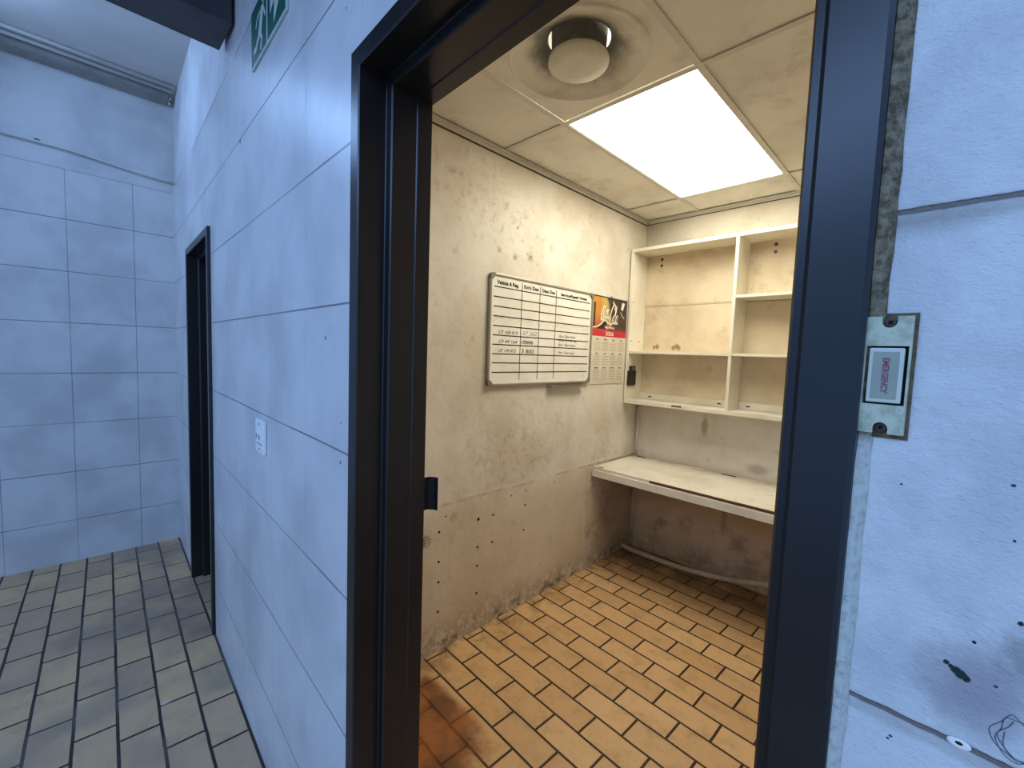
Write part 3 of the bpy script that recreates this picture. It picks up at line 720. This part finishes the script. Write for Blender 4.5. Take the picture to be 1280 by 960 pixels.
for it_ in [('CF 168 819', 1.563, 1.600, .026, .145, .3), ('CF 49 164', 1.565, 1.551, .024, .140, .3), ('CF 149 872', 1.567, 1.503, .024, .130, .3),
                     ('10666', 1.738, 1.552, .030, .098, .1), ('3 800', 1.740, 1.500, .034, .104, .1), ('for Service', 2.068, 1.604, .024, .165, .3),
                     ('for Service', 2.065, 1.553, .022, .170, .3), ('for Service', 2.068, 1.505, .022, .160, .3)]:
    text('handwriting', [it_], PEN, WB, pb, .012)
text('faded_handwriting', [('57 262', 1.745, 1.602, .030, .12, .2)], PEN2, WB, pb, .012)
random.seed(8)
bm = bmesh.new(); ribbon(bm, [(2.055+i*.012, 1.588+random.uniform(-.006, .006)) for i in range(17)], .005, pb); new('crossed_out_line', bm, PEN, WB)
bm = bmesh.new(); ribbon(bm, [(1.75+i*.009, 1.566+random.uniform(-.004, .004)) for i in range(9)], .003, pb); new('crossed_out_line', bm, PEN, WB)
bm = bmesh.new(); ribbon(bm, [(2.325, 1.355), (2.338, 1.380)], .0025, pb); new('pen_stroke', bm, PEN, WB)

# ------------------------------------------------------------ room: calendar
CA = empty('wall_calendar', (XL, 2.645, 1.6)); tag(CA, 'paper year calendar with soft drink picture and red band beside the whiteboard', 'calendar')
cy0, cy1, cz0, cz1 = 2.432, 2.858, 1.308, 1.902; zr1, zr0 = 1.681, 1.636
boxes('sheet', [(.003, .0045, cy0-2.645, cy1-2.645, cz0-1.6, cz1-1.6)], PAPER, CA)
pic = boxes('picture', [(XL+.0047, XL+.0052, cy0, cy1, zr1, cz1)], PIC); pic.parent = CA; pic.matrix_parent_inverse = Matrix.Translation((-XL, -2.645, -1.6))
boxes('red_band', [(.0047, .0053, cy0-2.645, cy1-2.645, zr0-1.6, zr1-1.6)], RED, CA)
boxes('top_strip', [(.002, .008, cy0-2.645, cy1-2.645, cz1-1.6, cz1+.006-1.6)], BRASS, CA)
bm = bmesh.new(); tube(bm, [(.006+.0*k, .0+.010*math.cos(k*PI/6), .3085+.010*math.sin(k*PI/6)) for k in range(0, 7)], .0018, 6); new('hanger', bm, BRASS, CA, smooth=True)
pc = lambda u, v: (.0056, u-2.645, v-1.6)
pc2 = lambda u, v: (.0059, u-2.645, v-1.6)
text('year', [('2026', 2.590, 1.645, .038, .100, 0)], WHT, CA, pc2, .012)
text('slogan', [('Real Magic', 2.575, 1.694, .022, .125, .2)], WHT, CA, pc2, .02)
bm = bmesh.new()
def glyph(kind, x, z, w_, h_, tk):
    if kind == 'C': P_ = [(.95, .72), (.9, .95), (.62, 1.0), (.25, .72), (.05, .3), (.2, .0), (.55, .02), (.85, .25)]
    elif kind == 'c': P_ = [(.85, .78), (.7, 1.0), (.3, .8), (.08, .35), (.3, .0), (.7, .15), (1.0, .45)]
    elif kind == 'o': P_ = [(.55, 1.0), (.15, .65), (.15, .15), (.5, .0), (.9, .4), (.85, .85), (.55, 1.0), (.8, .75), (1.1, .8)]
    elif kind == 'a': P_ = [(.85, .95), (.4, 1.0), (.08, .5), (.2, .02), (.6, .2), (.9, 1.0), (.75, .3), (.85, 0), (1.1, .15)]
    elif kind == 'l': P_ = [(.1, .2), (.7, 1.5), (.75, 2.2), (.4, 2.1), (.2, 1.0), (.25, .15), (.6, 0), (.9, .3)]
    elif kind == '-': P_ = [(0, .4), (1, .5)]
    ribbon(bm, curve([(x+p*w_+.18*q*h_, z+q*h_) for p, q in P_], 5), tk, pc)
glyph('C', 2.522, 1.750, .034, .095, .009); glyph('o', 2.548, 1.764, .024, .058, .008); glyph('c', 2.571, 1.764, .022, .058, .008); glyph('a', 2.592, 1.764, .026, .060, .008)
glyph('C', 2.624, 1.724, .056, .140, .010); glyph('o', 2.662, 1.730, .024, .060, .008); glyph('l', 2.684, 1.730, .018, .056, .008); glyph('a', 2.704, 1.730, .030, .060, .008)
ribbon(bm, curve([(2.545, 1.742), (2.575, 1.752), (2.615, 1.730), (2.640, 1.742)], 5), .010, pc)
new('brand_script', bm, WHT, CA)
bm = bmesh.new(); ribbon(bm, curve([(cy0+.001, 1.694), (2.48, 1.700), (2.53, 1.722), (2.575, 1.755)], 6), .007, pc)
new('picture_swoosh', bm, WHT, CA); bm = bmesh.new(); poly(bm, [(2.775, 1.84), (2.80, 1.83), (2.825, 1.885), (2.79, 1.89)], pc); new('picture_highlight', bm, WHT, CA); bm = bmesh.new(); poly(bm, [(2.668, 1.87), (2.69, 1.86), (2.672, 1.895)], pc); new('picture_highlight', bm, WHT, CA); bm = bmesh.new()
ribbon(bm, curve([(2.77, 1.82), (2.80, 1.79), (2.825, 1.778)], 6), .005, pc)
new('picture_swoosh', bm, WHT, CA)
bm = bmesh.new(); poly(bm, [(cy0+.004, 1.70), (cy0+.022, 1.702), (cy0+.024, 1.86), (cy0+.006, 1.86)], pc)
new('dark_bottle_shape', bm, STEEL, CA); bm = bmesh.new(); poly(bm, [(2.47, 1.686), (2.585, 1.686), (2.60, 1.735), (2.57, 1.742), (2.53, 1.712)], pc); new('dark_bottle_shape', bm, STEEL, CA)
mn = ['January', 'February', 'March', 'April', 'May', 'June', 'July', 'August', 'September', 'October', 'November', 'December']
it = []
bm = bmesh.new()
for r in range(3):
    for c in range(4):
        u = cy0+.022+c*.100; v = 1.612-r*.098; wd_ = .018+.0032*len(mn[r*4+c])
        it.append((mn[r*4+c], u+.04-wd_/2, v, .012, wd_, 0))
        for k in range(6): ribbon(bm, [(u+.002, v-.014-k*.0115), (u+.082, v-.014-k*.0115)], .0022, pc)
ribbon(bm, [(cy0+.02, 1.335), (cy1-.02, 1.335)], .002, pc); ribbon(bm, [(cy0+.02, 1.322), (cy1-.02, 1.322)], .002, pc)
new('date_rows', bm, GREYP, CA); 
for it_ in it: text('month_name', [it_], DKP, CA, pc, .05)

# drilled holes in the plaster of the left wall (one small countersunk hole each)
HL = [(1.223, .614), (1.224, .463), (1.226, .359), (1.226, .207), (1.475, .615), (1.474, .464), (1.475, .359), (1.476, .207), (1.581, .613), (1.580, .460), (1.836, .610), (1.832, .460), (1.259, .684), (1.72, .69), (1.84, .695), (2.1, .70)]
wlf = bpy.data.objects['wall_left']; first = None
for i, (y, z) in enumerate(HL):
    if first is None:
        bm = bmesh.new(); lathe(bm, [(.0078, .0002), (.0066, .0010), (.0050, .0004), (.0005, .0002)], 14)
        first = new('drill_hole', bm, HOLE, wlf); o = first
    else:
        o = first.copy(); C.objects.link(o); o.parent = wlf
    o.rotation_euler = (0, PI/2, 0); o.location = (XL+.0003, y, z); s_ = .6 if i > 11 else (1.15 if i == 4 else .9); o.scale = (s_, s_, 1)
